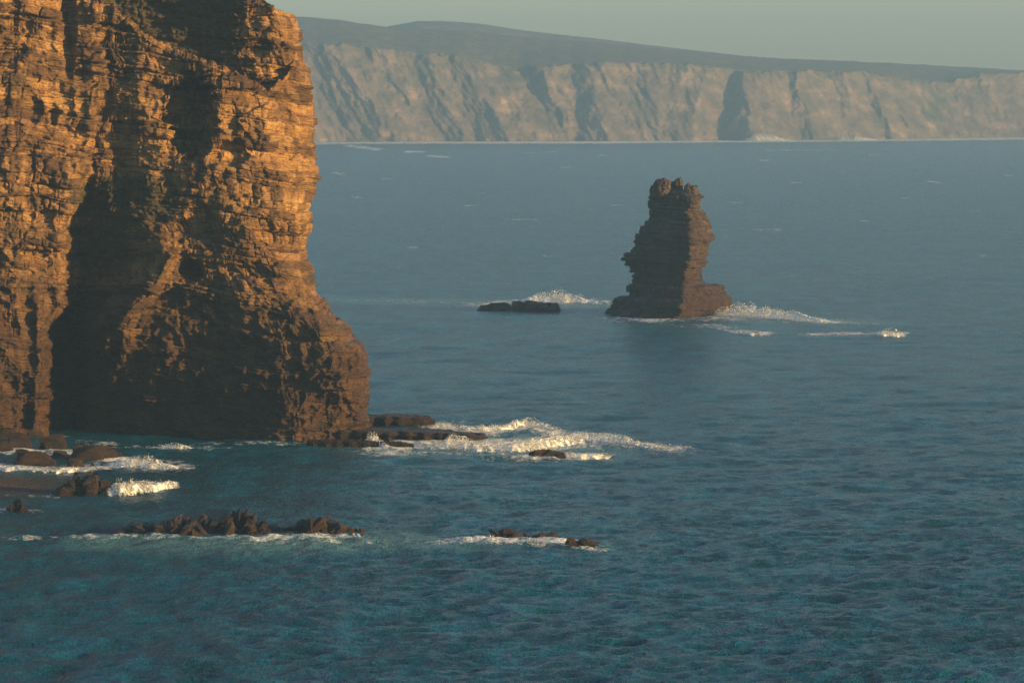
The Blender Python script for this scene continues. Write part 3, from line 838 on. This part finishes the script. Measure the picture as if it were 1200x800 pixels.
# boulders below the left wing of the cliff
def boulder(px, base_py, w, h, seed, label, dep=None):
    Yb = float(sea_dist(base_py)); m = Yb / F
    rs = np.random.RandomState(seed)
    bm = bmesh.new()
    W, Hh = w * .5 * m, h * m
    hull_shard(bm, rs, (0, 0), W * 1.25, (dep or W * .95), Hh + .5, .15 * rs.normal(), 26)
    hull_shard(bm, rs, (W * .35 * rs.normal(), -W * .3), W * .6, W * .45, Hh * .65, .2 * rs.normal(), 16)
    bmesh.ops.triangulate(bm, faces=bm.faces[:])
    bmesh.ops.subdivide_edges(bm, edges=bm.edges[:], cuts=2, use_grid_fill=True)
    for v in bm.verts:
        c = v.co
        q = float(perlin(c.x / .9 + seed, c.y / .9, c.z / .9, 3)); v.co = (c.x + .16 * q, c.y + .1 * q, c.z + .1 * q)
    me = bpy.data.meshes.new('boulder'); bm.to_mesh(me); bm.free(); me.materials.append(M_REEF)
    o = bpy.data.objects.new('boulder', me); SC.collection.objects.link(o)
    o.location = ((px - 600) * m, Yb, 0)
    tag(o, label, 'boulder', 'boulders at the foot of the cliff')
BOULD = [
    (40, 546, 46, 15, 'largest dark boulder in the white surf below the cliff, at the front of the pile'),
    (86, 549, 24, 9, 'rounded lone dark boulder in the surf at the front, right of the largest boulder'),
    (62, 527, 34, 16, 'bulky boulder against the cliff foot below the edge of the sunlit wing'),
    (22, 527, 30, 18, 'upright dark boulder behind the largest one at the cliff foot'),
    (4, 531, 20, 12, 'boulder cut by the left edge of the view with foam in front'),
    (100, 540, 40, 15, 'long tilted brown slab of a boulder pointing right out of the surf'),
    (122, 538, 34, 13, 'outermost brown boulder right of the tilted slab'),
    (71, 537, 22, 7, 'low wet boulder between the largest boulder and the tilted slab'),
    (24, 536, 20, 8, 'small boulder resting on the upper left side of the largest one'),
    (90, 532, 18, 8, 'small dark boulder on the shaded side behind the tilted slab'),
    (137, 537, 14, 6, 'smallest outlying boulder at the right end of the pile'),
    (4, 517, 26, 14, 'highest dark boulder leaning on the cliff base by the left edge'),
    (38, 516, 26, 10, 'flat topped boulder wedged under the cliff wall'),
    (18, 547, 12, 5, 'little boulder in the foam left of the largest one'),
    (107, 547, 8, 3, 'pebble sized dark rock tip in foam right of the rounded boulder'),
]
for i, (a, b, c, d, lab) in enumerate(BOULD): boulder(a, b, c, d, 200 + i, lab)

# ------------------------------------------------------------------ breaking waves: lumpy white mounds with spray
def breaker(pts, depth, label, seed=0, spray=0, tall=1.0, n=None, sp_h=1.0):
    """pts [(px, base_py, height_px)...] along the crest"""
    xs = np.array([p[0] for p in pts], float); bs = np.array([p[1] for p in pts], float); hs = np.array([p[2] for p in pts], float)
    nu = n or int(max(60, (xs[-1] - xs[0]) * 2.2)); nv = 34
    px = np.linspace(xs[0], xs[-1], nu)
    Yc = sea_dist(np.interp(px, xs, bs)) + depth * .4
    m = Yc / F
    hh = np.interp(px, xs, hs) * m * tall * .9
    t = np.linspace(-1, 1, nv)[:, None]
    X = (px - 600)[None, :] * m[None, :] + 0 * t
    wob = 1.6 * perlin(px / 12., seed, 0, 3)[None, :]
    Y = Yc[None, :] + t * depth * .55 + wob
    prof = np.clip(1 - np.abs(t) ** 2.2, 0, 1)
    kk = float(m.mean()) / .19; lump = 0.92 + .5 * fbm(X / (5.0 * kk), Y / (5 * kk), seed, 4, seed, .55) + .12 * fbm(X / (1.3 * kk), Y / (1.3 * kk), seed, 2, seed + 1, .6, True)
    lump2 = 1.0 + .6 * fbm(X / (9. * kk), Y * 0, seed, 2, seed + 9)
    Z = -0.55 + (hh[None, :] + 0.75) * prof * np.clip(lump, .0, 2) * np.clip(lump2, .2, 2)
    Y = Y + .5 * fbm(X / 1.5, Y / 1.5, Z / 1.5, 2, seed + 2)
    u = np.linspace(0, 1, nu)[None, :]
    body = (0.66 - 0.50 * prof * np.clip(hh / (hh.max() + .01), 0, 1)[None, :]) * np.clip(6 * u * (1 - u), 0, 1) ** .5 * np.clip(prof * 2.5, 0, 1)
    root = grid_mesh('breaking_wave', X, Y, Z, M_FOAM, dict(body=body))
    tag(root, label, 'breaking wave')
    if spray:
        rs = np.random.RandomState(seed + 50); spray = int(spray * 2.2)
        p = rs.rand(spray) ** 1
        w = np.interp(px, xs, hs); cdf = np.cumsum(w ** 1.5 + .01); cdf /= cdf[-1]
        sp = np.interp(rs.rand(spray), cdf, px)
        Ys = np.interp(sp, px, Yc) + rs.normal(size=spray) * depth * .25
        ms = Ys / F
        hz = np.interp(sp, xs, hs) * ms
        cl = perlin(sp / 13., 0, 0, seed) * .5 + .8
        Zs = hz * np.clip(np.abs(rs.normal(size=spray)) * .5, 0, 1.25) * cl * sp_h + .1
        Xs = (sp - 600) * ms
        sz = (.025 + .07 * rs.rand(spray) ** 2.5) * (ms / .19) ** .7
        tet = np.array([(1, 1, 1), (-1, -1, 1), (-1, 1, -1), (1, -1, -1)], float)
        rot = rs.normal(size=(spray, 3, 3)) * .6
        V = np.einsum('ni,bij->bnj', tet, rot) * sz[:, None, None] + np.stack([Xs, Ys, Zs], -1)[:, None, :]
        fa = np.array([(0, 1, 2), (0, 3, 1), (0, 2, 3), (1, 3, 2)])
        Q = (np.arange(spray)[:, None, None] * 4 + fa[None]).reshape(-1, 3)
        s = quads_mesh('spray', V.reshape(-1, 3), Q, M_FOAM, dict(body=np.full(spray * 4, 3.0)), parent=root)
        s['kind'] = 'stuff'
    return root

breaker([(598, 354, 1), (615, 356, 5), (632, 356, 11), (645, 356, 15), (660, 357, 16), (672, 357, 12), (690, 358, 7), (712, 359, 4), (720, 360, 1)], 12,
        'white wave bursting up behind the low flat rock', 1, 2500)
breaker([(836, 371, 6), (850, 372, 12), (868, 373, 15), (885, 374, 16), (900, 375, 14), (920, 376, 11), (940, 378, 9), (960, 380, 5), (985, 381, 2)], 16,
        'large white breaker rolling away from the right foot of the sea stack', 2, 4500)
breaker([(1000, 394, 1), (1020, 395, 3), (1034, 396, 7), (1046, 396, 8), (1056, 396, 6), (1062, 396, 1)], 8, 'small isolated breaker farthest right of the sea stack', 3, 600)
breaker([(848, 388, 1), (866, 392, 4), (880, 394, 5), (898, 394, 1)], 5, 'thin line of foam in front of the large breaker', 4, 150)
breaker([(505, 504, 2), (540, 506, 5), (570, 507, 7), (600, 504, 8), (618, 501, 10), (640, 505, 6), (662, 508, 2)], 8, 'back line of surf beyond the ledge ends', 5, 1800)
breaker([(500, 526, 3), (530, 527, 9), (560, 529, 8), (600, 530, 9), (640, 526, 10), (660, 521, 12), (690, 518, 8), (715, 520, 9), (740, 524, 7), (770, 528, 5), (797, 529, 1)], 12,
        'long ragged breaker running out to the right from the ledges', 6, 5000)
breaker([(424, 523, 3), (432, 523, 14), (438, 523, 16), (446, 524, 6), (456, 525, 2)], 4, 'splash thrown up where the headland corner meets the sea', 7, 1200, sp_h=1.2)
breaker([(516, 522, 2), (528, 522, 12), (540, 522, 13), (552, 523, 5)], 4, 'splash against the outer end of the lower ledge', 8, 900)
breaker([(668, 538, 1), (684, 538, 6), (700, 538, 5), (716, 537, 1)], 4, 'little crest to the right of the tiny surf rock', 9, 250)
breaker([(106, 578, 1), (122, 579, 6), (140, 580, 13), (150, 580, 16), (162, 578, 13), (180, 577, 10), (196, 573, 6), (208, 570, 1)], 9, 'bright breaker beside the black angular rock', 10, 3000)
breaker([(120, 548, 1), (140, 549, 6), (160, 549, 13), (175, 550, 14), (190, 551, 8), (212, 551, 1)], 8, 'rounded breaker right of the boulders in front of the dark recess', 11, 1300)
breaker([(170, 526, 1), (190, 527, 5), (208, 528, 8), (225, 528, 2)], 4, 'small crest close under the dark recess', 12, 400)
breaker([(500, 643, 1), (515, 643, 6), (530, 643, 4), (550, 642, 5), (562, 642, 11), (575, 641, 10), (590, 643, 7), (600, 645, 6), (608, 645, 1)], 7, 'ragged breaker left of the three small rocks', 13, 2200)
breaker([(345, 633, 2), (362, 634, 6), (376, 633, 7), (392, 632, 3), (408, 632, 2), (416, 632, 6), (424, 633, 1)], 3, 'surf washing along the front of the wedge shaped reef', 14, 600)
breaker([(600, 641, 1), (630, 643, 3), (660, 645, 3), (685, 648, 4), (704, 650, 1)], 3, 'thin surf in front of the middle and right small rocks', 15, 300)
breaker([(120, 634, 1), (132, 634, 4), (150, 635, 2), (200, 636, 2), (230, 636, 3), (290, 636, 2), (315, 634, 4), (340, 634, 1)], 3, 'foam edge along the front of the largest reef', 16, 500)
breaker([(-20, 552, 4), (0, 553, 4), (30, 554, 4), (60, 554, 5), (90, 553, 4), (120, 553, 1)], 5, 'low foamy swash in front of the boulders', 17, 400)
breaker([(868, 165, 1), (885, 166, 7), (893, 166, 11), (906, 166, 10), (915, 166, 5), (930, 166, 1)], 42, 'wave exploding at the foot of the distant cliffs, left one of two', 18, 700)
breaker([(970, 163, 1), (976, 164, 11), (984, 164, 9), (1000, 165, 6), (1015, 165, 4), (1030, 165, 1)], 42, 'wave exploding at the foot of the distant cliffs, right one of two', 19, 600)
breaker([(355, 168, .6), (430, 168, .8), (520, 168, .6), (590, 168, 1.2), (650, 168, 1.6), (700, 167.5, .8), (760, 167, 1.2), (860, 167, 1), (1000, 166, 1.4), (1100, 165, 1.4), (1200, 164, 1.2), (1300, 163, 1)], 60,
        'long white line of surf along the foot of the distant cliffs', 20, 0, n=900)

# ------------------------------------------------------------------ distant coast
def far_material():
    m, nt, p, out = new_mat('distant_cliff_rock')
    g = NT(nt); P = g.pos()
    n = g.math('ADD', g.math('MULTIPLY', g.noise(g.mapping(P, (1, 1, 2.5)), 0.013, 5, 0.65), .7), g.math('MULTIPLY', g.noise(g.mapping(P, (1, 1, .3)), 0.04, 4, .6), .35))
    col = g.ramp(n, [(0.35, (0.05, 0.046, 0.036)), (0.5, (0.095, 0.077, 0.058)), (0.62, (0.165, 0.125, 0.09)), (0.74, (0.34, 0.235, 0.15))])
    vg = g.ramp(g.noise(P, 0.03, 4, .6), [(0.35, (0.035, 0.042, 0.024)), (0.5, (0.075, 0.070, 0.04)), (0.68, (0.14, 0.115, 0.07))])
    va = g.math('ADD', g.attr('veg'), g.math('MULTIPLY', g.math('SUBTRACT', g.noise(P, 0.012, 6, .7), .5), 1.9))
    g.l.new(g.mix(g.rng(va, .4, .6), col, vg), p.inputs['Base Color'])
    p.inputs['Roughness'].default_value = .9
    p.inputs['Specular IOR Level'].default_value = .15
    g.l.new(g.bump(g.noise(P, 0.05, 6, .7), .5, 8.0), p.inputs['Normal'])
    return m
M_FAR = far_material()
# spurs: top (px, py), foot (px, py), reach at the foot (m), slope of left flank, slope of right flank
SPURS = [
    (300, 40, 330, 170, 80, .3, .5), (385, 55, 470, 168, 70, .5, .4), (452, 66, 500, 168, 50, .4, .4), (440, 58, 428, 168, 50, .3, .4), (505, 75, 545, 167, 60, .5, .4),
    (548, 84, 600, 167, 80, .6, .4), (560, 85, 556, 167, 50, .3, .5), (632, 76, 670, 167, 55, .9, .4), (655, 92, 648, 167, 40, .5, .5), (690, 85, 715, 166, 80, .8, .5), (705, 76, 752, 166, 60, .5, .4), (740, 84, 742, 166, 60, .4, .4),
    (768, 80, 775, 166, 75, .4, .35), (800, 76, 790, 166, 75, .35, .35), (823, 82, 812, 166, 90, .4, 1.2), (872, 86, 880, 165, 110, 1.5, .4), (905, 84, 915, 165, 80, .5, 1.2),
    (935, 84, 955, 164, 105, 1.3, .4), (945, 86, 992, 164, 80, .9, .8), (990, 85, 1003, 164, 100, .8, .6), (1012, 86, 1050, 163, 100, 1.8, .6), (1028, 88, 1085, 163, 95, .8, .7), (1040, 100, 1110, 163, 60, 1.2, .5),
    (1155, 88, 1185, 162, 100, 1.1, .5), (1190, 84, 1200, 162, 110, .5, .5), (1230, 80, 1260, 161, 110, .8, .5), (1290, 82, 1320, 161, 100, .8, .5),
    (720, 95, 730, 166, 50, .6, .5), (610, 110, 622, 167, 50, .8, .6), (480, 100, 520, 168, 40, .6, .5),
]
def build_far():
    nu, nv, nb = 1150, 190, 90
    px = np.linspace(230, 1420, nu)[None, :]
    shore = np.interp(px, [230, 370, 700, 900, 1200, 1420], [167.5, 167, 166, 165, 161.5, 160])
    top = np.interp(px, [230, 370, 400, 440, 470, 530, 560, 600, 640, 700, 760, 830, 870, 940, 1000, 1040, 1075, 1110, 1150, 1200, 1300, 1420],
                    [40, 54, 52, 57, 62, 66, 74, 84, 78, 74, 74, 78, 85, 84, 84, 90, 98, 96, 88, 85, 82, 84]) + 4.0 * perlin(px / 20., 0, 0, 4) + 2.0 * perlin(px / 7., 0, 0, 5)
    t = np.linspace(0, 1, nv)[:, None]
    py = (shore + 2) + (top - shore - 2) * t
    Y0 = sea_dist(shore)
    py_w = py + 6 * perlin(px / 30., py / 20., 0, 2)
    px_w = px + 7 * perlin(px / 22., py / 25., 0, 6) + 3 * perlin(px / 8., py / 10., 0, 7)
    P = np.full(py.shape, -95.0)
    for (x0, y0, x1, y1, reach, sl, sr) in SPURS:
        k = np.clip((py_w - y0) / (y1 - y0), -.3, 1.1)
        xr = x0 + (x1 - x0) * k
        pr = reach * 1.6 * (0.25 + .75 * k)
        dx = px_w - xr
        q = pr - np.where(dx < 0, -dx * sl, dx * sr) * 1.65
        P = np.maximum(P, q)
    P = P + 13 * fbm((px - .5 * py) / 11. + 0 * py, py / 30., 0, 5, 21, .6) + 4 * fbm(px / 5. + 0 * py, py / 8., 0, 3, 22, ridged=True)
    # overall batter and setback
    D = Y0 + 150 + t * 70 - P
    D = blur(D, 1, 1)
    X, Y, Z = unproject(px + 0 * py, py, D)
    Z[0] = -6
    # plateau and hill rising behind
    sky = np.interp(px, [230, 345, 400, 440, 462, 490, 540, 560, 640, 700, 760, 850, 900, 1000, 1100, 1200, 1420], [14, 19, 24, 30, 33, 34, 36, 38, 46, 50, 56, 64, 68, 72, 77, 83, 90])
    j = np.linspace(0, 1, nb + 1)[1:][:, None]
    dist = Y[-1:] + 1100 * j
    tops = blur(top, 22, 1); wj = np.clip(j * 14, 0, 1); py2 = (top * (1 - wj) + tops * wj) + (sky - tops) * j ** 0.8 + 1.6 * fbm(px / 24., j * 5, 0, 4, 33) * np.minimum(1, j * 6) 
    X2, Y2, Z2 = unproject(px + 0 * j, py2, dist)
    drop = np.linspace(0, 1, 6)[1:][:, None]
    X3 = X2[-1:] + 0 * drop; Y3 = Y2[-1:] + 500 * drop; Z3 = Z2[-1:] - 120 * drop
    X = np.concatenate([X, X2, X3]); Y = np.concatenate([Y, Y2, Y3]); Z = np.concatenate([Z, Z2, Z3])
    veg = np.concatenate([np.full(py.shape, .22), np.clip(j * 9, .5, 1) + 0 * px, 1 + 0 * X3])
    # gullies and slopes under scrub
    PXX = px + 0 * py
    for (x, y, rx, ry, a) in [(1100, 120, 34, 34, .75), (500, 88, 26, 20, .7), (600, 92, 22, 14, .7), (385, 120, 16, 40, .45), (520, 110, 16, 14, .6), (660, 90, 16, 14, .5), (850, 125, 16, 40, .45), (430, 140, 40, 20, .4), (1140, 140, 24, 20, .5)]:
        veg[:nv] = np.maximum(veg[:nv], a * np.exp(-(((PXX - x) / rx) ** 2 + ((py - y) / ry) ** 2)))
    veg[:nv] = np.maximum(veg[:nv], smooth(.80, 1.0, t + .10 * fbm(px / 25. + 0 * t, t * 3, 0, 3, 51)) * .55)
    o = grid_mesh('distant_coast', X, Y, Z, M_FAR, dict(veg=veg))
    tag(o, kind='structure')
    # the next ridge inland
    pxh = np.linspace(380, 1420, 420)[None, :]
    sk = np.interp(pxh, [380, 440, 455, 470, 490, 520, 545, 570, 600, 640, 700, 760, 900, 1000, 1420], [44, 40, 31, 28.5, 25, 25, 26.5, 29, 34, 39, 45.5, 53, 69, 76, 100])
    sk = sk + .5 * fbm(pxh / 5., 0, 0, 3, 44)
    tt = np.linspace(0, 1, 30)[:, None]
    Yh = 10700 + 400 * tt
    X, Y, Z = unproject(pxh + 0 * tt, sk + (90 - sk) * (1 - tt) ** 1.4, Yh)
    X4, Y4, Z4 = X[-1:] + 0 * drop, Y[-1:] + 500 * drop, Z[-1:] - 180 * drop
    o = grid_mesh('inland_hill', np.concatenate([X, X4]), np.concatenate([Y, Y4]), np.concatenate([Z, Z4]), M_FAR, dict(veg=np.ones((35, 420))))
    tag(o, kind='structure')
build_far()

# ------------------------------------------------------------------ sea haze
def build_haze():
    m = bpy.data.materials.new('haze_air'); m.use_nodes = True
    nt = m.node_tree; nt.nodes.clear()
    out = nt.nodes.new('ShaderNodeOutputMaterial'); pv = nt.nodes.new('ShaderNodeVolumePrincipled')
    pv.inputs['Color'].default_value = (*HAZE_COLOR, 1); pv.inputs['Density'].default_value = HAZE_DENSITY
    pv.inputs['Anisotropy'].default_value = 0.2
    nt.links.new(pv.outputs[0], out.inputs['Volume'])
    x, y0, y1, z0, z1 = 26000, -300, 12200, -14, 310
    co = np.array([(sx * x, y, z) for z in (z0, z1) for y in (y0, y1) for sx in (-1, 1)], float)
    q = np.array([(0, 2, 3, 1), (4, 5, 7, 6), (0, 1, 5, 4), (2, 6, 7, 3), (0, 4, 6, 2), (1, 3, 7, 5)])
    o = quads_mesh('haze', co, q, m, smooth_shade=False)
    tag(o, kind='stuff')
build_haze()
